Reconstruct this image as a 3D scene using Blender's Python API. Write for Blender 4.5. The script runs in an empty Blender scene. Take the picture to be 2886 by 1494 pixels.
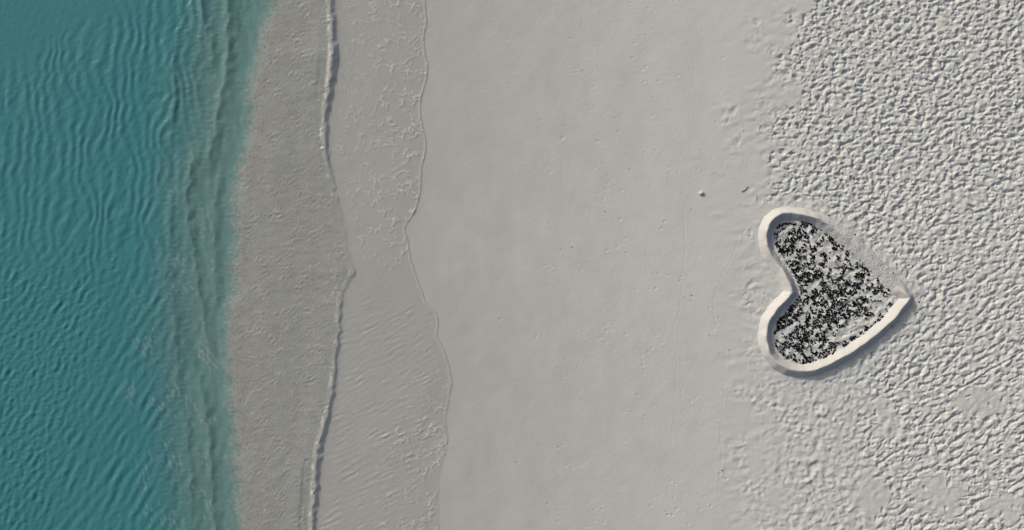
import bpy, math, random
import numpy as np
from mathutils import Vector

# ------------------------------------------------------------------ camera, sky, sun, exposure
scene = bpy.context.scene
col = scene.collection
CAM_H = 26.0
cam_data = bpy.data.cameras.new("camera")
cam_data.sensor_width = 36.0
cam_data.lens = 36.0 * CAM_H / 28.86
cam_data.clip_end = 2000.0
cam = bpy.data.objects.new("camera", cam_data)
cam.location = (0, 0, CAM_H + 0.05)
cam.rotation_euler = (0, 0, 0)
col.objects.link(cam)
scene.camera = cam

SUN_EL = math.radians(25.5)
SUN_AZ = math.radians(44.0)            # above the -X axis, towards +Y (upper left of the frame)
to_sun = Vector((-math.cos(SUN_AZ) * math.cos(SUN_EL), math.sin(SUN_AZ) * math.cos(SUN_EL), math.sin(SUN_EL)))

world = bpy.data.worlds.new("World")
scene.world = world
world.use_nodes = True
wn = world.node_tree
bg = wn.nodes["Background"]
sky = wn.nodes.new("ShaderNodeTexSky")
sky.sky_type = 'NISHITA'
sky.sun_disc = False
sky.sun_elevation = SUN_EL
sky.sun_rotation = -(math.radians(90) - SUN_AZ)
sky.air_density = 1.0
sky.dust_density = 7.0
sky.ozone_density = 0.0
wn.links.new(sky.outputs[0], bg.inputs[0])
bg.inputs[1].default_value = 0.15

sun_data = bpy.data.lights.new("sun", 'SUN')
sun_data.energy = 3.3
sun_data.angle = math.radians(0.6)
sun_data.color = (1.0, 0.99, 0.98)
sun = bpy.data.objects.new("sun", sun_data)
sun.rotation_euler = to_sun.to_track_quat('Z', 'Y').to_euler()
sun.location = to_sun * 40
col.objects.link(sun)

scene.view_settings.view_transform = 'Standard'
scene.view_settings.look = 'None'
scene.view_settings.gamma = 1.0
scene.view_settings.exposure = -0.52

random.seed(7)
RNG = np.random.default_rng(11)

# ------------------------------------------------------------------ helpers
def wx(px): return (px - 1443.0) / 100.0          # photograph column -> metres east of the camera
def wy(py): return (747.0 - py) / 100.0           # photograph row -> metres north

def smooth(a, b, x):
    t = np.clip((x - a) / (b - a), 0, 1)
    return t * t * (3 - 2 * t)

DX = 0.02
X0, Y0 = -15.2, -7.9
NX, NY = 1521, 791
RX = X0 + DX * np.arange(NX)
RY = Y0 + DX * np.arange(NY)
GX, GY = np.meshgrid(RX, RY)

_kx = np.fft.rfftfreq(NX, DX)[None, :]
_ky = np.fft.fftfreq(NY, DX)[:, None]
def noise(lam, bw=0.45, ang=None, spread=None, sx=1.0, sy=1.0, seed=0):
    """band-limited noise on the raster, unit variance; lam = wavelength in metres;
    ang = direction of the wave vector, spread its half width; sx, sy stretch the grain"""
    r = np.random.default_rng(1000 + seed)
    w = np.fft.rfft2(r.standard_normal((NY, NX)))
    kx, ky = _kx * sx, _ky * sy
    k = np.sqrt(kx * kx + ky * ky) + 1e-9
    f = np.exp(-0.5 * (np.log(k * lam) / bw) ** 2) / k ** 0.5
    if ang is not None:
        a = np.arctan2(ky, kx)
        d = np.abs((a - ang + np.pi / 2) % np.pi - np.pi / 2)
        f = f * np.exp(-0.5 * (d / spread) ** 2)
    h = np.fft.irfft2(w * f, s=(NY, NX))
    return h / h.std()

def lowpass(a, s):
    f = np.exp(-2 * (np.pi * s) ** 2 * (_kx ** 2 + _ky ** 2))
    return np.fft.irfft2(np.fft.rfft2(a) * f, s=(NY, NX))

def reflect(v, a, b):
    L = b - a
    t = np.mod(v - a, 2 * L)
    return a + np.where(t > L, 2 * L - t, t)

def sample(r, x, y):
    fx = (reflect(x, RX[0], RX[-1]) - X0) / DX
    fy = (reflect(y, RY[0], RY[-1]) - Y0) / DX
    ix = np.clip(fx.astype(int), 0, NX - 2); iy = np.clip(fy.astype(int), 0, NY - 2)
    tx, ty = fx - ix, fy - iy
    return (r[iy, ix] * (1 - tx) * (1 - ty) + r[iy, ix + 1] * tx * (1 - ty)
            + r[iy + 1, ix] * (1 - tx) * ty + r[iy + 1, ix + 1] * tx * ty)

def shoreline(pts, jitter=0.0, seed=0, s=5):
    """x as a smooth function of y on RY; pts in pixels of the 2576-wide view"""
    p = np.array(pts, float) * 1.1203
    py = wy(p[:, 1]); px = wx(p[:, 0])
    o = np.argsort(py)
    v = np.interp(RY, py[o], px[o])
    k = np.exp(-0.5 * (np.arange(-3 * s, 3 * s + 1) / s) ** 2); k /= k.sum()
    v = np.convolve(np.pad(v, 3 * s, mode='edge'), k, mode='valid')
    if jitter:
        r = np.random.default_rng(seed)
        for sc, am in ((14, 1.0), (5, 0.5)):
            n = r.standard_normal(NY + 6 * sc)
            kk = np.exp(-0.5 * (np.arange(-3 * sc, 3 * sc + 1) / sc) ** 2)
            n = np.convolve(n, kk, mode='valid'); v = v + jitter * am * n / n.std()
    return v

WATERLINE = shoreline([(1072,0),(1075,60),(1068,100),(1079,165),(1075,200),(1058,245),(1060,300),(1072,345),(1072,385),(1061,420),
    (1063,460),(1050,520),(1037,545),(1016,570),(1025,600),(1035,655),(1055,720),(1075,770),(1100,785),(1103,820),(1100,845),
    (1120,880),(1132,920),(1136,960),(1130,1010),(1125,1060),(1128,1100),(1120,1150),(1105,1200),(1103,1260),(1108,1334)], 0.012, 3, 4)
BORE = shoreline([(832,0),(834,60),(838,130),(832,180),(828,230),(818,280),(816,340),(820,400),(835,460),(850,520),(865,580),
    (876,640),(888,685),(862,738),(855,780),(852,830),(845,880),(838,940),(830,1000),(815,1070),(800,1130),(792,1200),(788,1260),(785,1334)], 0.012, 4, 4)
STEP = shoreline([(692,0),(682,60),(657,150),(647,240),(632,350),(617,450),(607,560),(597,650),(592,760),(587,900),(592,1000),
    (602,1150),(610,1250),(625,1334)], 0.05, 5, 10)
_by = np.array([0, 100, 135, 200, 300, 400, 440, 520, 600, 650, 685, 705, 735, 760, 860, 1000, 1150, 1334.]) * 1.1203
_bh = np.array([.95, 1.0, 1.25, 1.0, .9, .85, .55, .3, .15, .3, .5, .35, .3, .6, .65, .75, 1.0, .95])
BORE_H = np.interp(RY, wy(_by)[::-1], _bh[::-1])

def along(v): return np.broadcast_to(v[:, None], (NY, NX))
def at_y(v, y): return np.interp(reflect(y, RY[0], RY[-1]), RY, v)

def new_mesh(name, v, quads):
    me = bpy.data.meshes.new(name)
    nv, nf = len(v), len(quads)
    me.vertices.add(nv)
    me.vertices.foreach_set("co", np.ascontiguousarray(v, dtype=np.float32).ravel())
    me.loops.add(nf * 4)
    me.loops.foreach_set("vertex_index", np.ascontiguousarray(quads, dtype=np.int32).ravel())
    me.polygons.add(nf)
    me.polygons.foreach_set("loop_start", np.arange(nf, dtype=np.int32) * 4)
    me.update(calc_edges=True)
    me.polygons.foreach_set("use_smooth", np.ones(nf, dtype=bool))
    me.validate()
    return me

def grid_quads(nx, ny):
    i = (np.arange(ny - 1)[:, None] * nx + np.arange(nx - 1)[None, :]).ravel()
    return np.stack([i, i + 1, i + 1 + nx, i + nx], 1)

def attribute(me, name, v):
    a = me.attributes.new(name, 'FLOAT', 'POINT')
    a.data.foreach_set("value", np.ascontiguousarray(v, dtype=np.float32).ravel())

def link(name, me, material=None, parent=None, **props):
    o = bpy.data.objects.new(name, me)
    col.objects.link(o)
    if material: me.materials.append(material)
    if parent: o.parent = parent
    for k, v in props.items(): o[k] = v
    return o

class Nodes:
    def __init__(self, name):
        self.m = bpy.data.materials.new(name); self.m.use_nodes = True
        self.t = self.m.node_tree
        for n in list(self.t.nodes): self.t.nodes.remove(n)
        self.out = self.add("ShaderNodeOutputMaterial")
    def add(self, kind, **kw):
        n = self.t.nodes.new(kind)
        for k, v in kw.items(): setattr(n, k, v)
        return n
    def set(self, n, key, v):
        if hasattr(v, "is_output"): self.t.links.new(v, n.inputs[key])
        else: n.inputs[key].default_value = v
    def pos(self): return self.add("ShaderNodeNewGeometry").outputs["Position"]
    def attr(self, name): return self.add("ShaderNodeAttribute", attribute_name=name).outputs["Fac"]
    def noise(self, scale, detail=3, rough=0.55, vec=None, lo=0.0, hi=1.0):
        n = self.add("ShaderNodeTexNoise"); self.set(n, "Scale", scale); self.set(n, "Detail", detail); self.set(n, "Roughness", rough)
        self.set(n, "Vector", vec if vec is not None else self.pos())
        return n.outputs["Fac"] if (lo, hi) == (0.0, 1.0) else self.remap(n.outputs["Fac"], lo, hi)
    def remap(self, v, a, b, c=0.0, d=1.0):
        n = self.add("ShaderNodeMapRange"); self.set(n, "Value", v)
        for k, q in (("From Min", a), ("From Max", b), ("To Min", c), ("To Max", d)): self.set(n, k, q)
        return n.outputs[0]
    def math(self, op, a, b=0.0):
        n = self.add("ShaderNodeMath", operation=op); self.set(n, 0, a); self.set(n, 1, b); return n.outputs[0]
    def scale(self, v, s):
        n = self.add("ShaderNodeVectorMath", operation='MULTIPLY'); self.set(n, 0, v); self.set(n, 1, s); return n.outputs[0]
    def mix(self, f, a, b):
        n = self.add("ShaderNodeMix", data_type='RGBA'); self.set(n, 0, f)
        self.set(n, 6, a if hasattr(a, "is_output") else (*a, 1)); self.set(n, 7, b if hasattr(b, "is_output") else (*b, 1))
        return n.outputs[2]
    def bump(self, h, dist, strength=1.0):
        n = self.add("ShaderNodeBump"); self.set(n, "Strength", strength); self.set(n, "Distance", dist); self.set(n, "Height", h)
        return n.outputs[0]
    def principled(self, **kw):
        n = self.add("ShaderNodeBsdfPrincipled")
        for k, v in kw.items():
            key = k.replace("_", " ")
            if key == "Base Color" and not hasattr(v, "is_output"): v = (*v, 1)
            self.set(n, key, v)
        return n.outputs[0]
    def surface(self, s): self.t.links.new(s, self.out.inputs["Surface"]); return self.m

# ------------------------------------------------------------------ materials
def sand_material():
    n = Nodes("sand")
    p = n.pos()
    wet = n.attr("wet"); grit = n.attr("grit")
    dry = n.mix(n.noise(0.8, 5, 0.6), (0.490, 0.509, 0.500), (0.535, 0.555, 0.545))
    dry = n.mix(n.noise(70, 2, 0.6, lo=0.62, hi=0.80), dry, (0.42, 0.43, 0.41))
    wetc = n.mix(n.noise(1.3, 4), (0.336, 0.347, 0.335), (0.376, 0.387, 0.372))
    c = n.mix(wet, dry, wetc)
    g1 = n.math('MULTIPLY', grit, n.noise(22, 3, 0.7, lo=0.42, hi=0.62))
    c = n.mix(g1, c, (0.17, 0.135, 0.125))
    g2 = n.math('MULTIPLY', grit, n.noise(30, 2, 0.7, vec=n.scale(p, (1, 1, 1)), lo=0.58, hi=0.72))
    c = n.mix(g2, c, (0.46, 0.38, 0.32))
    b = n.bump(n.noise(38, 4, 0.65), 0.006, 0.8)
    r = n.remap(wet, 0, 1, 0.95, 0.6)
    return n.surface(n.principled(Base_Color=c, Roughness=r, Normal=b, Specular_IOR_Level=0.15))

def wall_material():
    n = Nodes("packed_sand")
    c = n.mix(n.noise(3.0, 5, 0.6), (0.465, 0.476, 0.476), (0.505, 0.516, 0.516))
    c = n.mix(n.noise(60, 2, 0.6, lo=0.62, hi=0.80), c, (0.44, 0.445, 0.43))
    b = n.bump(n.noise(30, 4, 0.65), 0.008, 0.8)
    return n.surface(n.principled(Base_Color=c, Roughness=0.95, Normal=b, Specular_IOR_Level=0.1))

def water_material():
    n = Nodes("sea_water")
    p = n.pos()
    deep = n.attr("deep"); body = n.attr("body"); foam_glint = n.attr("foam_glint")
    teal = n.mix(n.noise(0.35, 3), (0.040, 0.205, 0.238), (0.060, 0.236, 0.268))
    gray = n.mix(n.attr("sheet"), n.mix(n.noise(3.5, 5, 0.7, lo=0.3, hi=0.7), (0.38, 0.38, 0.365), (0.49, 0.49, 0.472)), (0.535, 0.54, 0.52))
    bodyc = n.mix(n.remap(deep, 0.7, 1.0), n.mix(n.remap(deep, 0.0, 0.7), gray, (0.145, 0.295, 0.29)), teal)
    bump = n.bump(n.noise(9, 4, 0.6, vec=n.scale(p, (1.0, 0.7, 1.0))), 0.012, 0.7)
    tr = n.add("ShaderNodeBsdfTransparent"); n.set(tr, "Color", (0.97, 0.98, 0.98, 1))
    df = n.add("ShaderNodeBsdfDiffuse"); n.set(df, "Color", bodyc); n.set(df, "Normal", bump)
    m1 = n.add("ShaderNodeMixShader"); n.set(m1, 0, body)
    n.t.links.new(tr.outputs[0], m1.inputs[1]); n.t.links.new(df.outputs[0], m1.inputs[2])
    fo = n.add("ShaderNodeBsdfDiffuse"); n.set(fo, "Color", (0.62, 0.625, 0.60, 1))
    m2 = n.add("ShaderNodeMixShader"); n.set(m2, 0, foam_glint)
    n.t.links.new(m1.outputs[0], m2.inputs[1]); n.t.links.new(fo.outputs[0], m2.inputs[2])
    gl = n.add("ShaderNodeBsdfGlossy"); n.set(gl, "Roughness", 0.28); n.set(gl, "Normal", bump)
    fr = n.add("ShaderNodeFresnel"); n.set(fr, "IOR", 1.33)
    front = n.math('SUBTRACT', 1.0, n.add("ShaderNodeNewGeometry").outputs["Backfacing"])
    fac = n.math('MULTIPLY', fr.outputs[0], front)
    m3 = n.add("ShaderNodeMixShader"); n.set(m3, 0, fac)
    n.t.links.new(m2.outputs[0], m3.inputs[1]); n.t.links.new(gl.outputs[0], m3.inputs[2])
    va = n.add("ShaderNodeVolumeAbsorption"); n.set(va, "Color", (0.08, 0.86, 0.90, 1)); n.set(va, "Density", 0.55)
    n.t.links.new(va.outputs[0], n.out.inputs["Volume"])
    return n.surface(m3.outputs[0])

def pebble_material():
    n = Nodes("black_stone")
    c = n.mix(n.noise(25, 3), (0.004, 0.004, 0.005), (0.011, 0.011, 0.012))
    return n.surface(n.principled(Base_Color=c, Roughness=0.9, Specular_IOR_Level=0.05))

def grey_material(name, a, b):
    n = Nodes(name)
    return n.surface(n.principled(Base_Color=n.mix(n.noise(30, 3), a, b), Roughness=0.95, Specular_IOR_Level=0.1))

SAND, WALL, WATER, BLACK = sand_material(), wall_material(), water_material(), pebble_material()
DRIFT = grey_material("dark_wood", (0.05, 0.045, 0.04), (0.09, 0.08, 0.07))
CLOD = grey_material("dry_clod", (0.42, 0.42, 0.40), (0.50, 0.50, 0.48))

# ------------------------------------------------------------------ the heart's crest line
def hz(p): return (wx(2080 + p[0] / 2.4703), wy(560 + p[1] / 2.4703))
# two smooth runs between the tip and the notch
lower = [(1190,696),(1100,815),(1000,907),(900,988),(800,1060),(700,1118),(600,1168),(500,1198),(410,1204),(320,1180),(255,1130),
         (212,1060),(192,985),(196,910),(215,845),(252,785),(300,732),(345,690),(376,652)]
upper = [(376,652),(362,600),(332,540),(292,480),(250,428),(216,370),(196,305),(195,240),(209,182),(240,134),(290,107),(350,97),
         (425,104),(510,122),(600,160),(702,225),(814,315),(914,410),(1012,510),(1108,608),(1192,692)]
def catmull(pts, n=14):
    p = np.array([hz(q) for q in pts]); p = np.vstack([2 * p[0] - p[1], p, 2 * p[-1] - p[-2]])
    out = []
    for i in range(1, len(p) - 2):
        for t in np.arange(n) / n:
            a, b, c, d = p[i - 1:i + 3]
            out.append(0.5 * (2 * b + (c - a) * t + (2 * a - 5 * b + 4 * c - d) * t * t + (3 * b - a - 3 * c + d) * t ** 3))
    # even out the curvature, ends held fixed
    o = np.array(out + [p[-2]]); w = 22
    e0 = 2 * o[0] - o[1:w + 1][::-1]; e1 = 2 * o[-1] - o[-w - 1:-1][::-1]
    k = np.exp(-0.5 * (np.arange(-w, w + 1) / 9.0) ** 2); k /= k.sum()
    q = np.vstack([e0, o, e1])
    o = np.stack([np.convolve(q[:, c], k, 'valid') for c in (0, 1)], 1)
    return list(o[:-1])
CREST = np.array(catmull(lower) + catmull(upper)) * (1 - 0.2 / CAM_H)   # crest stands about 0.2 m nearer the lens than the sand
N_LOW = len(catmull(lower))

def crest_distance(x, y):
    """distance to the crest, fraction along it, inside flag"""
    best = np.full(x.shape, 1e9); tt = np.zeros(x.shape); inside = np.zeros(x.shape, bool)
    n = len(CREST)
    for i in range(n):
        a, b = CREST[i], CREST[(i + 1) % n]
        e = b - a
        t = np.clip(((x - a[0]) * e[0] + (y - a[1]) * e[1]) / (e @ e), 0, 1)
        d = np.hypot(x - a[0] - t * e[0], y - a[1] - t * e[1])
        m = d < best
        best[m] = d[m]; tt[m] = (i + t[m]) / n
        c = ((a[1] > y) != (b[1] > y))
        inside ^= c & (x < e[0] * (y - a[1]) / (e[1] if abs(e[1]) > 1e-12 else 1e-12) + a[0])
    return best, tt, inside

# ------------------------------------------------------------------ sand relief
relief = np.zeros((NY, NX))
PXX = GX * 100 + 1443; PYY = 747 - GY * 100       # photograph pixels of every raster point

# where the sand is trampled (edge wanders from column 2160 at the top to 2050 lower down)
edge_px = np.interp(PYY[:, 0], [-60, 0, 150, 300, 450, 600, 800, 1000, 1200, 1350, 1600],
                    [2230, 2225, 2180, 2150, 2130, 2130, 2130, 2120, 2100, 2100, 2090])[:, None]
wander = 45 * noise(1.6, 0.6, seed=1) + 16 * noise(0.5, 0.5, sx=1.2, seed=2)
tramp = smooth(-85, 190, PXX - edge_px + wander)
# soft area below and left of the heart: rounded lumps instead of crisp prints
soft = smooth(0, 1, (2490 + 0.10 * (PYY - 1050) - PXX + 40 * noise(1.2, 0.5, seed=3)) / 120.0) * smooth(960, 1080, PYY)
soft = np.maximum(soft, smooth(80, 0, PXX - edge_px + wander * 0.6) * 0.9)
clear = np.zeros((NY, NX))                          # places smoothed over by sitting or dragging
for cx, cy, rx, ry in ((2760,1130,75,38),(2640,1390,70,55),(2485,1145,28,26),(2830,1430,60,40),(2340,135,40,16),(2650,75,40,26),
                       (2740,150,34,20),(2260,410,26,24),(2560,640,40,22),(2360,300,34,22),(2560,470,60,26),(2700,560,70,18),(2450,1400,60,50)):
    clear = np.maximum(clear, (0.85 if cy > 1000 else 0.5) * smooth(1.35, 0.75, np.sqrt(((PXX - cx) / rx) ** 2 + ((PYY - cy) / ry) ** 2) + 0.12 * noise(0.35, 0.5, seed=int(cx))))

# heart mask on the raster
hx0, hx1 = int((6.0 - X0) / DX), int((12.0 - X0) / DX)
hy0, hy1 = int((-3.4 - Y0) / DX), int((2.4 - Y0) / DX)
sub = (slice(hy0, hy1), slice(hx0, hx1))
hd = np.full((NY, NX), 9.0); hin = np.zeros((NY, NX), bool)
_d, _t, _i = crest_distance(GX[sub], GY[sub])
hd[sub] = _d; hin[sub] = _i
hsd = np.where(hin, -hd, hd)

def stamp(h, x, y, ang, a, b, depth, rim, keep, crisp):
    R = a * 1.9
    i0, i1 = max(int((x - R - X0) / DX), 0), min(int((x + R - X0) / DX) + 2, NX)
    j0, j1 = max(int((y - R - Y0) / DX), 0), min(int((y + R - Y0) / DX) + 2, NY)
    if i1 - i0 < 2 or j1 - j0 < 2: return
    X = RX[i0:i1][None, :] - x; Y = RY[j0:j1][:, None] - y
    c, s = math.cos(ang), math.sin(ang)
    u, v = X * c + Y * s, -X * s + Y * c
    waist = 1 + 0.25 * np.cos(u / a * 3.0)
    q = np.sqrt((u / a) ** 2 + (v / (b * waist)) ** 2)
    floor = smooth(1.12, crisp, q)
    tilt = 1 + 0.5 * u / a
    rimp = np.exp(-((q - 1.32) / 0.26) ** 2) * (0.7 + 0.6 * np.tanh(-u / a))
    w = h[j0:j1, i0:i1]
    w *= 1 - keep * floor
    w += -depth * floor * tilt + rim * rimp

prints = np.zeros((NY, NX))
r = random.Random(5)
taken = {}
busy = smooth(0.0, 1.0, noise(1.1, 0.5, seed=17))
for k in range(16000):
    x, y = r.uniform(5.6, 15.2), r.uniform(-7.9, 7.9)
    i, j = min(int((x - X0) / DX), NX - 1), min(int((y - Y0) / DX), NY - 1)
    lowr = float(smooth(480, 900, PYY[j, 0] + 0.25 * (PXX[0, i] - 2600)))
    m = tramp[j, i] * (1 - clear[j, i]) * (1 - (0.15 + 0.25 * lowr) * busy[j, i])
    if r.random() > m or not -9 < hsd[j, i] < -0.22 and hsd[j, i] < 0.40: continue
    inside = hsd[j, i] < 0
    s = 0.0 if inside else soft[j, i]
    if r.random() < 0.8 * s: continue
    if r.random() < 0.45: continue
    lowr = float(smooth(480, 900, PYY[j, 0] + 0.25 * (PXX[0, i] - 2600)))
    # spacing between prints, wider along the row than across
    sp = r.uniform(0.11, 0.23) * (1 + 0.20 * lowr)
    ok = True; cx, cy = int(x / 0.25), int(y / 0.25)
    for u in (-1, 0, 1):
        for v in (-1, 0, 1):
            for (a, b) in taken.get((cx + u, cy + v), ()):
                if ((a - x) / 1.25) ** 2 + (b - y) ** 2 < sp * sp: ok = False; break
    if not ok: continue
    taken.setdefault((cx, cy), []).append((x, y))
    ang = r.gauss(0.05 + lowr * 0.45, 0.40) if r.random() < 0.80 else r.gauss(1.45, 0.35)
    a = r.uniform(0.055, 0.12); b = r.uniform(0.042, 0.066)
    if r.random() < 0.12: a *= 1.7
    if r.random() < lowr * 0.5: a *= 1.5; b *= 0.8
    d = r.uniform(0.025, 0.075) * (1 - 0.2 * lowr)
    if inside: a *= 0.8; d *= 0.5
    if s > 0.3: stamp(prints, x, y, ang, a * 1.5, b * 1.8, d * 0.42, 0.010, 0.3, 0.0)
    else: stamp(prints, x, y, ang, a, b, d * (1 + 0.5 * busy[j, i]), r.uniform(0.006, 0.020), 0.8, 0.45)
prints = np.clip(prints, -0.085, 0.06)
prints = lowpass(prints, 0.010)
prints = sample(prints, GX + 0.020 * noise(0.24, 0.4, seed=15), GY + 0.016 * noise(0.24, 0.4, seed=16))
crumb = 0.0036 * noise(0.15, 0.35, sx=1.3, seed=21) + 0.0016 * noise(0.055, 0.3, seed=22) + 0.008 * noise(0.34, 0.4, seed=23)
lumps = 0.008 * noise(0.42, 0.4, seed=24) * smooth(-0.6, 0.8, noise(1.3, 0.5, seed=124)) + 0.006 * noise(0.20, 0.35, seed=25) * (noise(0.8, 0.5, seed=26) > 0)
drag = 0.0028 * noise(0.40, 0.4, ang=math.pi / 2, spread=0.6, seed=27)
lowmap = smooth(480, 900, PYY + 0.25 * (PXX - 2600))
def mixlow(a, b): return a * (1 - lowmap) + b * lowmap
na = mixlow(noise(0.190, 0.36, sx=1.55, seed=18), noise(0.235, 0.36, ang=math.radians(115), spread=0.6, seed=19)) + 0.35 * noise(0.12, 0.35, seed=20)
nb = mixlow(noise(0.19, 0.35, sx=1.4, seed=120), noise(0.22, 0.35, ang=math.radians(115), spread=0.6, seed=121)) + 0.4 * noise(0.10, 0.3, seed=122)
hollow = -0.036 * smooth(0.20, 1.7, na) + 0.010 * smooth(0.3, 1.6, nb) * smooth(0.6, 0.0, na)
wt = tramp * (1 - clear) * (1 - 0.85 * soft) * (1 - mixlow(0.25, 0.75) * busy) * np.where(hin, 0.25, 1.0) * np.where(hin, smooth(0.16, 0.34, hd), smooth(0.28, 0.62, hd))
relief += 0.58 * prints + wt * hollow
relief += tramp * (1 - 0.8 * clear) * ((1 - 0.5 * soft) * crumb + soft * lumps)
edge_zone = smooth(-130, -10, PXX - edge_px + wander) * smooth(110, 10, PXX - edge_px + wander)
relief += edge_zone * drag
relief += hin * smooth(0.05, 0.35, hd) * (0.0035 * noise(0.30, 0.35, seed=28) + 0.0018 * noise(0.10, 0.3, seed=29))

# smooth beach: faint undulation, pock marks, old tyre and trail lines
relief += 0.003 * noise(2.5, 0.5, sy=1.6, seed=30) + 0.0008 * noise(0.7, 0.5, seed=31) + 0.0005 * noise(0.18, 0.4, seed=32)
pock = noise(1.8, 0.5, seed=33)
for k in range(700):
    x, y = r.gauss(3.2, 1.7), r.uniform(-7.9, 7.9)
    if not -1.5 < x < 6.2: continue
    if pock[min(int((y - Y0) / DX), NY - 1), int((x - X0) / DX)] < 0.1: continue
    s = r.uniform(0.025, 0.048)
    stamp(relief, x, y, r.uniform(0, 3.1), s * 1.3, s, r.uniform(0.004, 0.012), 0.002, 0.0, 0.0)

def groove(pts, width, depth, bank=0.4, seed=0, full=False):
    """a wandering line pressed into the sand; pts in photograph pixels"""
    p = np.array([(wx(a), wy(b)) for a, b in pts])
    rr = np.random.default_rng(seed)
    for a, b in zip(p[:-1], p[1:]):
        x0_, x1_ = min(a[0], b[0]) - 0.15, max(a[0], b[0]) + 0.15
        y0_, y1_ = min(a[1], b[1]) - 0.15, max(a[1], b[1]) + 0.15
        i0, i1 = max(int((x0_ - X0) / DX), 0), min(int((x1_ - X0) / DX) + 1, NX)
        j0, j1 = max(int((y0_ - Y0) / DX), 0), min(int((y1_ - Y0) / DX) + 1, NY)
        if i1 <= i0 or j1 <= j0: continue
        X, Y = GX[j0:j1, i0:i1], GY[j0:j1, i0:i1]
        e = b - a; L2 = e @ e
        t = ((X - a[0]) * e[0] + (Y - a[1]) * e[1]) / L2
        s = ((X - a[0]) * -e[1] + (Y - a[1]) * e[0]) / math.sqrt(L2)
        m = (t >= 0) & (t < 1)
        relief[j0:j1, i0:i1] += m * (-depth * np.exp(-(s / width) ** 2) + bank * depth * np.exp(-((np.abs(s) - 2 * width) / width) ** 2))

def trail(pts, width, depth, seed, wob=3.0):
    p = np.array(pts, float); rr = np.random.default_rng(seed)
    ys = np.arange(p[:, 1].min(), p[:, 1].max(), 18.0)
    o = np.argsort(p[:, 1])
    xs = np.interp(ys, p[o, 1], p[o, 0]); w = np.convolve(rr.standard_normal(len(ys) + 8), np.hanning(9), 'valid')
    xs = np.convolve(np.pad(xs, 3, mode='edge'), np.ones(7) / 7, 'valid') + wob * w
    groove(list(zip(xs, ys)), width, depth)
trail([(1955,300),(1945,340),(1895,410),(1820,470),(1800,560),(1790,640),(1770,720)], 0.019, 0.0013, 1)
trail([(1905,505),(1925,560),(1935,680),(1920,820),(1910,860),(1900,1000),(1905,1140),(1885,1290),(1870,1494)], 0.022, 0.0017, 2)
trail([(1845,500),(1843,640),(1820,700),(1815,750),(1830,850),(1850,980),(1838,1150),(1830,1300),(1826,1494)], 0.019, 0.0013, 3)
trail([(1812,520),(1795,650),(1760,740),(1755,900)], 0.019, 0.0010, 4)
trail([(2090,640),(2065,720),(2020,800),(2012,870),(2030,930),(2052,1000),(2045,1100),(2038,1230),(2028,1400)], 0.022, 0.0020, 5)
trail([(1650,300),(1648,380),(1620,470),(1610,600),(1600,760),(1590,900)], 0.019, 0.0010, 6)
trail([(1470,500),(1475,650),(1460,700),(1452,790)], 0.017, 0.0008, 7)
trail([(2105,330),(2085,450),(2080,560),(2050,640)], 0.022, 0.0017, 8)
trail([(1945,0),(1935,120),(1960,250),(1955,300)], 0.019, 0.0013, 9)
trail([(1690,60),(1680,200),(1660,300)], 0.019, 0.0010, 10)
groove([(2890,985),(2780,1045),(2730,1078),(2669,1113)], 0.028, 0.020, 0.6)

# wet shelf under the wash: rough coarse sand near the step, faint backwash streaks
step_d = along(STEP) - GX
shelf = smooth(0.4, -0.2, step_d) * smooth(0.5, -0.2, GX - along(WATERLINE))
relief = relief + shelf * smooth(-0.3, 0.1, along(BORE) - GX) * (0.0020 * noise(0.25, 0.5, sx=2, seed=41) + 0.0013 * noise(0.09, 0.4, seed=42))
sea_m = smooth(0.2, 1.2, step_d)
relief = relief + sea_m * (0.03 * noise(1.2, 0.5, sy=3, seed=43) + 0.012 * noise(0.5, 0.5, sy=2, seed=44))

LAND_SLOPE = 0.010
def land(x): return LAND_SLOPE * (np.minimum(x, 40) + 2.4)
def drop(ds): return 0.24 * smooth(-0.08, 0.55, ds) + 0.05 * np.clip(ds, 0, 9)
def ground_z(x, y):
    yr = reflect(y, RY[0], RY[-1])
    return land(x) - drop(at_y(STEP, yr) - x) + sample(relief, x, y)

def outward(start, step, grow, limit):
    v, s = [], step
    p = start
    while abs(p) < limit:
        p += s; s *= grow; v.append(p)
    return v

xs = np.array(outward(-15.2, -0.2, 1.25, 150)[::-1] + list(np.arange(-15.2, -4.5, 0.08)) + list(np.arange(-4.5, 4.5, 0.03)) + list(np.arange(4.5, 15.201, DX))
              + outward(15.2, 0.10, 1.12, 150))
ys = np.array(outward(-7.9, -0.10, 1.12, 150)[::-1] + list(RY) + outward(7.9, 0.10, 1.12, 150))
TX, TY = np.meshgrid(xs, ys)
TZ = ground_z(TX, TY)
me = new_mesh("beach", np.stack([TX, TY, TZ], -1).reshape(-1, 3), grid_quads(len(xs), len(ys)))
wl = at_y(WATERLINE, TY); st = at_y(STEP, TY)
wetn = sample(noise(0.9, 0.6, sy=1.6, seed=51), TX, TY)
wet = 0.62 * smooth(9.0, -0.5, TX - wl - 0.4 * wetn) + 0.14 * smooth(2.2, -0.3, TX - wl - 0.2 * wetn) + 0.04 * smooth(0.03, -0.02, TX - wl) + 0.20 * smooth(0.2, -0.2, TX - at_y(BORE, TY)) + 0.0 * smooth(0.03, -0.02, TX - wl)
attribute(me, "wet", wet)
grit = smooth(-0.35, 0.0, st - TX) * smooth(0.6, 0.1, st - TX) + 0.55 * smooth(-3.2, -0.2, st - TX) * smooth(0.6, 0.1, st - TX)
attribute(me, "grit", np.clip(grit * (0.75 + 0.35 * wetn), 0, 1))
link("beach", me, SAND, kind="structure", label="pale grey sand beach, smooth by the water and trampled inland")

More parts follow.
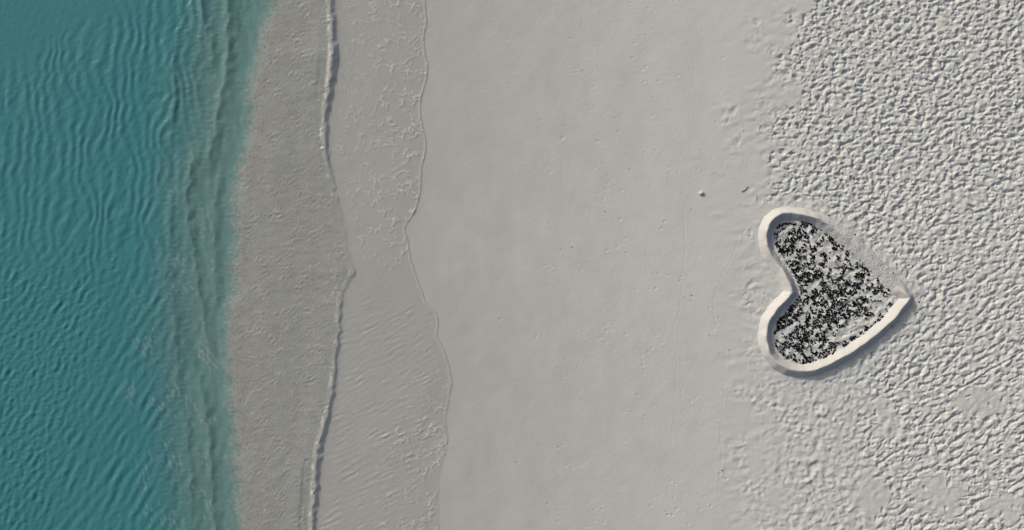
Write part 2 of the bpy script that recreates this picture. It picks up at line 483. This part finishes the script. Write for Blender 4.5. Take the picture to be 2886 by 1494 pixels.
# ------------------------------------------------------------------ the sea and its wash
e = along(WATERLINE) - GX                       # metres seaward of the wash edge
ub = along(BORE) - GX
bh = along(BORE_H)
pyc = PYY
thin = 1 - 0.25 * smooth(1080, 1250, pyc)
film = thin * (0.008 * smooth(0.0, 0.06, e) + 0.014 * np.exp(-((e - 0.04) / 0.035) ** 2)) - 0.03 * smooth(0.01, -0.10, e)
front = smooth(-(0.055 + 0.085 * bh), 0.01, ub + 0.012 * noise(0.4, 0.5, seed=60))
crest = np.exp(-((ub - 0.06) / 0.07) ** 2)
bore = bh * ((0.056 + 0.026 * bh) * front + 0.008 * crest - 0.032 * smooth(0.05, 0.9, ub)) * smooth(2.4, 0.8, ub)
b2 = along(BORE) - 0.40 - GX                     # a second small front that follows low in the frame
bore = bore + 0.020 * smooth(1280, 1340, pyc) * smooth(-0.08, 0.02, b2) * smooth(0.7, 0.05, b2) + 0.018 * smooth(-0.1, 0.05, ub - 0.38) * smooth(1.1, 0.45, ub) * smooth(120, 170, pyc) * smooth(290, 250, pyc)
shelf_depth = 0.055 * smooth(0.0, 2.4, ub)
# backwash threads on the thin sheet
n1 = noise(0.30, 0.40, sx=1.5, seed=61); n2 = noise(0.45, 0.45, seed=62); n4 = noise(0.17, 0.35, sx=1.4, seed=262); n3 = noise(0.9, 0.5, seed=63)
thread = np.exp(-(n1 / 0.22) ** 2) * smooth(-1.2, -0.5, n2) + 0.8 * np.exp(-(n4 / 0.22) ** 2) * smooth(-0.1, 0.5, n2)
pat = np.interp(PYY[:, 0], [0, 100, 250, 330, 450, 560, 660, 720, 800, 1000, 1180, 1260, 1350, 1494], [.9, .8, .8, 1, 1, .9, .9, .5, .05, .1, .5, 1, .5, .7])[:, None]
tm = smooth(-0.9, 0.5, n3 + 0.5 * pat) * 1.3 * pat * smooth(0.0, 0.1, e) * smooth(0.15, 0.5, -ub) * (0.35 + 0.65 * smooth(1.9, 0.2, e))
tm = np.where(pyc > 1100, tm * smooth(2.2, 1.5, e), tm)
thread = np.clip(1.7 * thread * tm, 0, 1)
streak = noise(0.16, 0.35, ang=math.radians(117), spread=0.22, seed=64) + 0.6 * noise(0.22, 0.4, ang=math.radians(108), spread=0.35, seed=164)          # slanting backwash rills low in the frame
stm = smooth(760, 900, pyc) * smooth(-0.05, 0.3, -ub) * smooth(0.05, 0.5, e)
swash = smooth(-0.1, 0.1, ub) * smooth(0.15, -0.2, step_d)
ripl = noise(0.13, 0.4, ang=math.radians(105), spread=0.8, seed=65)
ripl2 = noise(0.30, 0.5, ang=math.radians(70), spread=0.4, seed=66) * smooth(0.2, 1.0, noise(0.9, 0.5, seed=67))
fine = noise(0.07, 0.35, seed=68)
ridge = np.exp(-(noise(0.30, 0.4, ang=math.radians(112), spread=0.6, seed=69) / 0.3) ** 2); ripl2n = noise(0.7, 0.5, seed=169)
water_relief = (film + bore + shelf_depth + 0.012 * thread + 0.0038 * stm * streak * (0.35 + 0.65 * smooth(-0.5, 1.0, n3)) + 0.0009 * fine * smooth(0, .2, e)
                + swash * (0.0016 * ripl + 0.0014 * ripl * ripl2n + 0.0050 * ridge * smooth(-0.4, 0.8, ripl2n) + 0.0018 * fine))
# open water: wind ripples that bend round the frame, then long shore-parallel swells near the step
sea = smooth(-0.15, 0.5, step_d)
far = smooth(1.2, 2.6, step_d)
warp = 0.10 * noise(2.4, 0.5, sx=0.8, seed=70) + 0.035 * noise(0.9, 0.45, sx=1.6, seed=71)
ph = GX + warp - 0.05 * np.cos((GY - 3.0) * 1.2)
long_ = np.sin(2 * np.pi * ph / 0.315) * (0.55 + 0.45 * smooth(-1, 1, noise(1.1, 0.5, seed=72)))
slant = noise(0.33, 0.25, ang=math.radians(-28), spread=0.22, seed=73)
chop = 0.65 * noise(0.25, 0.30, ang=math.radians(-25), spread=0.6, seed=74) + 0.35 * noise(0.14, 0.35, seed=75)
up = smooth(860, 620, pyc + 40 * noise(1.5, 0.5, seed=76))
leftm = smooth(330, 200, PXX + 0.25 * (pyc - 900)) * (1 - up)
calm = smooth(0, 1, (0.55 * PXX + pyc - 130) / 180.0)
wave = up * (0.0110 * long_ * calm + 0.0026 * chop * (0.3 + 0.7 * calm)) + (1 - up) * ((1 - leftm) * (0.0054 * slant + 0.0032 * chop) + leftm * 0.0075 * chop)
wave = wave * (0.25 + 0.75 * far)
near = smooth(0.1, 0.5, step_d) * smooth(3.0, 1.9, step_d)
wave = wave + near * (0.0016 * noise(0.16, 0.4, ang=math.pi / 2, spread=0.6, seed=77) + 0.0035 * noise(0.42, 0.4, ang=0.15, spread=0.35, seed=78))
swell = np.zeros((NY, NX))
def add_swell(pts, h, wl_, seed):
    """a low wave: gentle back towards the sea, steeper face towards the beach; pts in the 2576-wide view"""
    p = np.array(pts, float) * 1.1203
    yy = wy(p[:, 1]); o = np.argsort(yy)
    xv = np.interp(RY, yy[o], wx(p[:, 0])[o])
    k = np.hanning(61); k /= k.sum()
    xv = np.convolve(np.pad(xv, 30, mode='edge'), k, 'valid')
    lim = smooth(yy.min() - 0.3, yy.min() + 0.5, RY) * smooth(yy.max() + 0.3, yy.max() - 0.5, RY)
    if yy.max() > 7.3: lim = smooth(yy.min() - 0.3, yy.min() + 0.5, RY)
    if yy.min() < -7.3: lim = lim * 0 + (smooth(yy.max() + 0.3, yy.max() - 0.5, RY) if yy.max() < 7.3 else 1)
    u = along(xv) - GX + 0.03 * noise(0.6, 0.5, seed=seed)
    global swell
    swell = swell + 0.95 * h * lim[:, None] * np.clip(1 + u / wl_, 0, 1) ** 1.4 * np.exp(-np.clip(u, 0, 9) / (1.3 * wl_))
add_swell([(512,0),(512,60),(535,110),(535,165)], 0.060, 0.24, 80)
add_swell([(575,0),(575,130),(568,200),(545,310),(530,400),(522,430)], 0.076, 0.27, 81)
add_swell([(482,180),(500,245)], 0.043, 0.20, 82)
add_swell([(488,380),(468,510),(482,600),(498,700),(512,800),(530,900)], 0.068, 0.24, 83)
add_swell([(548,440),(540,540),(538,660),(548,760)], 0.051, 0.24, 84)
add_swell([(415,640),(432,760),(448,900),(452,1000)], 0.037, 0.21, 85)
add_swell([(500,940),(518,1040),(530,1140),(538,1240),(540,1340)], 0.071, 0.26, 86)
add_swell([(438,480),(430,560),(440,640)], 0.031, 0.19, 87)
add_swell([(470,1040),(478,1160),(480,1340)], 0.043, 0.20, 88)
add_swell([(430,100),(440,260),(425,380)], 0.031, 0.21, 89)
water_relief = water_relief + sea * (wave + swell)

foam_glint = 0.44 * thread
lip = np.exp(-((e - 0.035) / 0.035) ** 2) * smooth(1250, 1000, pyc)
foam_glint += 0.38 * lip
brk = smooth(0.1, 0.9, noise(0.35, 0.6, seed=90) + np.interp(pyc, [0, 110, 140, 165, 205, 250, 420, 900, 1500], [.0, .1, .6, 2.0, 1.6, .0, -.6, -.1, .0]))
foam_glint += 0.75 * np.exp(-((ub - 0.08) / 0.045) ** 2) * brk * np.clip(bh, 0, 1)
foam_glint += 0.10 * swash * ridge * smooth(0.0, 1.0, ripl2n)
glint = smooth(1.3, 2.2, noise(0.16, 0.35, ang=0.3, spread=0.5, seed=91) + 0.9 * noise(1.3, 0.5, seed=92) - 0.4) * sea * smooth(3.6, 2.4, step_d)  # sun glints painted as pale specks, sharing the foam colour
foam_glint += 0.14 * glint * smooth(300, 900, pyc)
fine_streaks = smooth(1.0, 2.2, noise(0.10, 0.35, ang=math.pi / 2, spread=0.35, sx=2.0, seed=93)) * smooth(-0.1, 0.3, step_d) * smooth(2.6, 1.4, step_d)
foam_glint += 0.06 * fine_streaks
foam_glint = np.clip(foam_glint, 0, 0.85)
deep = -0.08 * np.clip(lowpass(swell, 0.12) / 0.05, 0, 1) + 0.30 * smooth(0.4, 3.0, step_d) + 0.70 * smooth(-0.10, 0.42, step_d + 0.10 * noise(0.12, 0.4, sx=2.0, seed=94) + 0.05 * noise(0.5, 0.5, seed=95))
body = 0.30 + 0.12 * smooth(0, .3, ub) + deep * (0.06 + 0.36 * smooth(0.5, 3.0, step_d))
body = np.where(ub < 0, 0.32 * smooth(0.0, 0.15, e) + 0.62 * np.clip(bh, 0, 1) * smooth(-(0.08 + 0.085 * bh), -(0.03 + 0.085 * bh), ub), np.maximum(body, 0.85 * np.clip(bh, 0, 1) * smooth(0.3, 0.0, ub)))

ground_follow = lowpass(relief, 0.05) * smooth(0.5, -0.3, step_d)
def water_z(x, y):
    yr = reflect(y, RY[0], RY[-1])
    xs_ = np.maximum(x, at_y(STEP, yr) - 0.3)
    return land(xs_) + sample(water_relief, x, y) + sample(ground_follow, x, y)

xs = np.array(outward(-15.2, -0.12, 1.25, 150)[::-1] + list(np.arange(-15.2, -8.0, 0.03)) + list(np.arange(-8.0, -1.6, 0.02)))
ys = np.array(outward(-7.9, -0.12, 1.15, 150)[::-1] + list(np.arange(-7.9, 7.9, 0.025)) + outward(7.9, 0.12, 1.15, 150))
SX, SY = np.meshgrid(xs, ys)
SZ = water_z(SX, SY)
nx, ny = len(xs), len(ys)
top = np.stack([SX, SY, SZ], -1).reshape(-1, 3)
rim_idx = np.concatenate([np.arange(nx), np.arange(1, ny) * nx + nx - 1, (ny - 1) * nx + np.arange(nx - 2, -1, -1), np.arange(ny - 2, 0, -1) * nx])
bot = top[rim_idx].copy(); bot[:, 2] = -6.0
nr = len(rim_idx); b0 = len(top)
i = np.arange(nr); j = (i + 1) % nr
skirt = np.stack([rim_idx[i], b0 + i, b0 + j, rim_idx[j]], 1)
quads = np.vstack([grid_quads(nx, ny), skirt])
cor = [b0, b0 + nx - 1, b0 + nx - 1 + ny - 1, b0 + 2 * (nx - 1) + ny - 1]
verts = np.vstack([top, bot])
me = new_mesh("sea", verts, quads)
import bmesh
bm = bmesh.new(); bm.from_mesh(me); bm.verts.ensure_lookup_table()
bm.faces.new([bm.verts[b0 + k] for k in range(nr)][::-1]).smooth = False
bm.normal_update(); bm.to_mesh(me); bm.free()
pad = np.zeros(nr)
for nm, arr in (("foam_glint", foam_glint), ("deep", deep), ("body", body), ("sheet", smooth(0.1, -0.1, ub))):
    attribute(me, nm, np.concatenate([sample(arr, SX, SY).ravel(), pad]))
link("sea", me, WATER, kind="structure", label="clear teal sea with ripples, running up the sand in a thin sheet")

# ------------------------------------------------------------------ heart of heaped sand
hs = 0.0165
gx = np.arange(CREST[:, 0].min() - 0.55, CREST[:, 0].max() + 0.55, hs)
gy = np.arange(CREST[:, 1].min() - 0.55, CREST[:, 1].max() + 0.55, hs)
HX, HY = np.meshgrid(gx, gy)
wob = 0.006 * sample(noise(0.5, 0.5, seed=100), HX, HY)
wob2 = 0.006 * sample(noise(0.5, 0.5, seed=101), HX, HY)
D, T, IN = crest_distance(HX + wob, HY + wob2)
T = np.mod(T, 1)
fl = N_LOW / len(CREST)
up_t = np.clip((T - fl) / (1 - fl), 0, 1) * (T >= fl)            # 0..1 along the upper run
slack = smooth(0.64, 0.76, up_t) * smooth(0.985, 0.95, up_t)     # the low, slumped upper right side
dip = np.exp(-((up_t - 0.22) / 0.08) ** 2) * (T >= fl)           # low place left of the notch
Hh = 0.200 * (1 - 0.42 * slack - 0.30 * dip) * (1 + 0.05 * sample(noise(0.7, 0.5, seed=102), HX, HY))
Ww = 0.165 + 0.06 * slack
c = 0.025
prof = Hh * (1 - (np.sqrt(D * D + c * c) - c) / Ww)
base = sample(lowpass(relief, 0.12), HX, HY) + land(HX)
rough = 0.003 * sample(noise(0.09, 0.35, seed=103), HX, HY) + 0.0028 * sample(noise(0.22, 0.4, seed=104), HX, HY)
soften = smooth(-0.02, 0.05, prof)
HZ = base + np.maximum(prof, -0.06) + rough * (0.5 + 0.4 * slack)
keepv = (prof > -0.055)
idx = -np.ones(HX.shape, int)
q = grid_quads(len(gx), len(gy))
kf = keepv.ravel()[q].all(1)
q = q[kf]
used = np.unique(q)
remap = -np.ones(HX.size, int); remap[used] = np.arange(len(used))
V = np.stack([HX, HY, HZ], -1).reshape(-1, 3)[used]
me = new_mesh("sand_heart", V, remap[q])
link("sand_heart", me, WALL, label="heart-shaped raised ridge of pale sand on the beach", category="sand heart")

# ------------------------------------------------------------------ black stones inside the heart
ICO_V = None
def ico_mesh(name, seed, flat=0.6, sub=1, rough=0.22):
    rr = random.Random(seed)
    bm = bmesh.new()
    bmesh.ops.create_icosphere(bm, subdivisions=sub, radius=1.0)
    for v in bm.verts:
        k = 1 + rr.uniform(-rough, rough)
        v.co = Vector((v.co.x * k, v.co.y * k * 0.85, v.co.z * flat * k))
    m = bpy.data.meshes.new(name); bm.to_mesh(m); bm.free()
    for p in m.polygons: p.use_smooth = False
    m.materials.append(BLACK)
    return m
PEB = [ico_mesh("black_pebble", 40 + k, 0.45 + 0.06 * (k % 4)) for k in range(8)]

clump = 0.6 * noise(0.60, 0.5, ang=math.radians(120), spread=0.7, seed=110) + 0.9 * noise(0.25, 0.40, seed=111) + 0.35 * noise(0.13, 0.35, seed=112)
def sparse(x, y):
    s = 0.0
    for a, b, rad, w in ((690,420,95,1.2),(985,720,90,1.3),(800,900,75,1.5),(560,330,50,0.8),(450,200,55,0.8),(300,260,45,0.8),(690,980,60,1.0),
                         (350,1045,35,1.0),(300,930,50,0.6),(870,620,50,0.6),(720,560,40,0.6),(560,250,60,1.0),
                         (420,260,70,-0.8),(490,520,80,-0.7),(650,650,110,-0.8),(680,770,90,-0.8),(430,900,80,-0.8),(800,590,60,-0.7),(380,1010,60,-0.8),(330,770,50,-0.8)):
        cx, cy = hz((a, b)); d2 = ((x - cx) ** 2 + (y - cy) ** 2) / (rad / 247.03) ** 2
        s += w * math.exp(-d2)
    return s
spots = []
r = random.Random(21)
cellsz = 0.11; occ = {}
tries = 0
edge_pts = []
while len(spots) < 2000 and tries < 80000:
    tries += 1
    x, y = r.uniform(CREST[:, 0].min(), CREST[:, 0].max()), r.uniform(CREST[:, 1].min(), CREST[:, 1].max())
    i, j = int(round((x - X0) / DX)), int(round((y - Y0) / DX))
    sd = hsd[j, i]
    if sd > -0.175: continue
    # the foot of the ridge differs round the heart: the shaded left foot stays bare
    if x < CREST[:, 0].min() + 1.0 and sd > -0.27: continue
    dens = clump[j, i] - 1.1 * sparse(x, y) - 0.12 + (0.5 if sd > -0.36 else 0)
    if r.random() > 1 / (1 + math.exp(-8.0 * dens)): continue
    s = r.uniform(0.017, 0.035) if r.random() < 0.85 else r.uniform(0.035, 0.050)
    key = (int(x / cellsz), int(y / cellsz)); ok = True
    for dx_ in (-1, 0, 1):
        for dy_ in (-1, 0, 1):
            for (a, b, t) in occ.get((key[0] + dx_, key[1] + dy_), ()):
                if (a - x) ** 2 + (b - y) ** 2 < (0.57 * (s + t)) ** 2: ok = False
    if not ok: continue
    occ.setdefault(key, []).append((x, y, s)); spots.append((x, y, s))
spots.sort(key=lambda t: -t[2])
px = np.array([t[0] for t in spots]); pyv = np.array([t[1] for t in spots])
pz = ground_z(px, pyv)
for k in range(300):
    x, y, s = spots[k]
    o = bpy.data.objects.new("black_pebble", PEB[k % 8]); col.objects.link(o)
    o.location = (x, y, pz[k] + 0.25 * s); o.rotation_euler = (r.uniform(-.3, .3), r.uniform(-.3, .3), r.uniform(0, 6.28))
    o.scale = (s * r.uniform(1.0, 1.4), s, s)
    o["label"] = "one of the larger black pebbles scattered inside the sand heart"; o["category"] = "pebble"; o["group"] = "larger black pebbles inside the sand heart"
VV, FF = [], []
for k in range(300, len(spots)):
    x, y, s = spots[k]; m = PEB[k % 8]
    a = r.uniform(0, 6.28); ca, sa = math.cos(a), math.sin(a); f = r.uniform(1.0, 1.5)
    b = len(VV)
    for v in m.vertices:
        X, Y = v.co.x * s * f, v.co.y * s
        VV.append((x + X * ca - Y * sa, y + X * sa + Y * ca, pz[k] + 0.25 * s + v.co.z * s))
    FF += [tuple(b + q for q in p.vertices) for p in m.polygons]
me = bpy.data.meshes.new("small_black_pebbles"); me.from_pydata(VV, [], FF)
link("small_black_pebbles", me, BLACK, kind="stuff", label="spread of small black pebbles covering the floor of the sand heart")

# ------------------------------------------------------------------ strays on the sand
def place_stone(name, mesh, x, y, s, label, cat, group=None, sx=1.2, sz=0.8, rz=0.0):
    o = bpy.data.objects.new(name, mesh); col.objects.link(o)
    z = float(max(ground_z(np.array([x]), np.array([y]))[0], -9))
    h = hs_z(x, y)
    o.location = (x, y, max(z, h) + 0.2 * s); o.rotation_euler = (0, 0, rz); o.scale = (s * sx, s, s * sz)
    o["label"] = label; o["category"] = cat
    if group: o["group"] = group
    return o
def hs_z(x, y):
    i, j = int(round((x - gx[0]) / hs)), int(round((y - gy[0]) / hs))
    if 0 <= i < len(gx) and 0 <= j < len(gy) and keepv[j, i]: return float(HZ[j, i])
    return -9.0
strays = [((627,118), .026, "black pebble just above the heart's top right shoulder, beside a dark hollow"),
          ((708,122), .018, "small black pebble right of the hollow above the heart's top lobe"),
          ((716,190), .015, "tiny black pebble on the outer foot of the heart's upper right side"),
          ((820,168), .020, "black pebble well above the middle of the heart's upper right side"),
          ((805,250), .024, "flat elongated black pebble close outside the heart's upper right side"),
          ((866,302), .018, "black pebble on the outer slope of the heart's upper right side"),
          ((932,276), .020, "black pebble at the end of a short scratch above the heart"),
          ((952,356), .020, "black pebble below the short scratch, right of the heart's upper side"),
          ((1076,375), .026, "black pebble in trampled sand farthest out from the heart's upper right side"),
          ((1068,518), .022, "black pebble by the outer foot, nearing the heart's right tip"),
          ((1250,718), .028, "black pebble just right of the heart's tip"),
          ((1247,793), .016, "tiny black pebble under the one right of the heart's tip"),
          ((1063,886), .027, "black pebble lying in the shadow outside the heart's lower right wall"),
          ((838,1097), .017, "small black pebble at the shadow edge below the heart's lower right wall"),
          ((240,690), .016, "small dark pebble left of the heart's notch"),
          ((245,553), .016, "small dark pebble on the low ridge above the heart's notch")]
for k, (p, s, lab) in enumerate(strays):
    x, y = hz(p)
    place_stone("black_pebble", PEB[k % 8], x, y, s, lab, "pebble", "stray black pebbles around the sand heart", sx=1.9 if k == 4 else 1.2)
beach_specks = [((2230,493), .020, "black speck of stone on soft prints left of the trampled sand, above the heart"),
          ((2321,527), .020, "black pebble between prints high above the heart's top right shoulder"),
          ((1579,701), .016, "left one of a row of tiny dark pebbles mid-beach"),
          ((1611,697), .016, "right one of a row of tiny dark pebbles mid-beach"),
          ((1705,596), .018, "lone small dark pebble on smooth sand in the centre of the beach"),
          ((1948,590), .015, "tiny dark pebble below the sand clod on the smooth beach"),
          ((1948,832), .017, "dark pebble uppermost in a trio on smooth sand left of the notch"),
          ((1928,837), .014, "dark pebble leftmost in a trio on smooth sand left of the notch"),
          ((1946,847), .012, "dark pebble lowest in a trio on smooth sand left of the notch"),
          ((1998,944), .016, "dark pebble on smooth sand level with the heart's lower lobe"),
          ((2054,986), .020, "dark pebble at the rim of the soft prints left of the lower lobe"),
          ((1772,476), .013, "tiny dark pebble on the upper smooth beach right of its centre"),
          ((1640,198), .016, "dark pebble on the upper smooth beach, well left of the trampled sand"),
          ((1324,1337), .014, "lone dark pebble near the lower end of the wash edge"),
          ((2035,1325), .022, "dark pebble at the left rim of the soft lumpy sand, lower beach"),
          ((1338,1252), .010, "tiny dark pebble above the lone one near the lower wash edge")]
for k, (p, s, lab) in enumerate(beach_specks):
    place_stone("dark_pebble", PEB[(k + 3) % 8], wx(p[0]), wy(p[1]), s, lab, "pebble", "dark pebbles on the open beach")

clod = ico_mesh("sand_clod", 77, 0.8, 3, 0.07); clod.materials[0] = CLOD
for p in clod.polygons: p.use_smooth = True
place_stone("sand_clod", clod, wx(1976), wy(545), 0.065, "pale round clod of sand casting a shadow on the smooth beach", "sand clod", sx=1.1, sz=1.0)

def stick(name, pts, rad, label):
    bm = bmesh.new(); rings = []
    P = [Vector((wx(a), wy(b), 0)) for a, b in pts]
    for k, p in enumerate(P):
        p.z = float(ground_z(np.array([p.x]), np.array([p.y]))[0]) + rad * 0.7
        d = (P[min(k + 1, len(P) - 1)] - P[max(k - 1, 0)]); d.z = 0; d.normalize()
        n_ = Vector((-d.y, d.x, 0)); rr = rad * (1 - 0.5 * k / len(P))
        rings.append([bm.verts.new(p + n_ * rr * math.cos(a) + Vector((0, 0, 1)) * rr * math.sin(a)) for a in [q * math.pi / 3 for q in range(6)]])
    for a, b in zip(rings[:-1], rings[1:]):
        for q in range(6): bm.faces.new((a[q], a[(q + 1) % 6], b[(q + 1) % 6], b[q]))
    bm.faces.new(rings[0][::-1]); bm.faces.new(rings[-1])
    m = bpy.data.meshes.new(name); bm.to_mesh(m); bm.free()
    link(name, m, DRIFT, label=label, category="twig")
stick("twig", [(2090,541),(2097,537),(2102,533),(2107,526)], 0.011, "short dark twig at the edge of the trampled sand, above left of the heart")
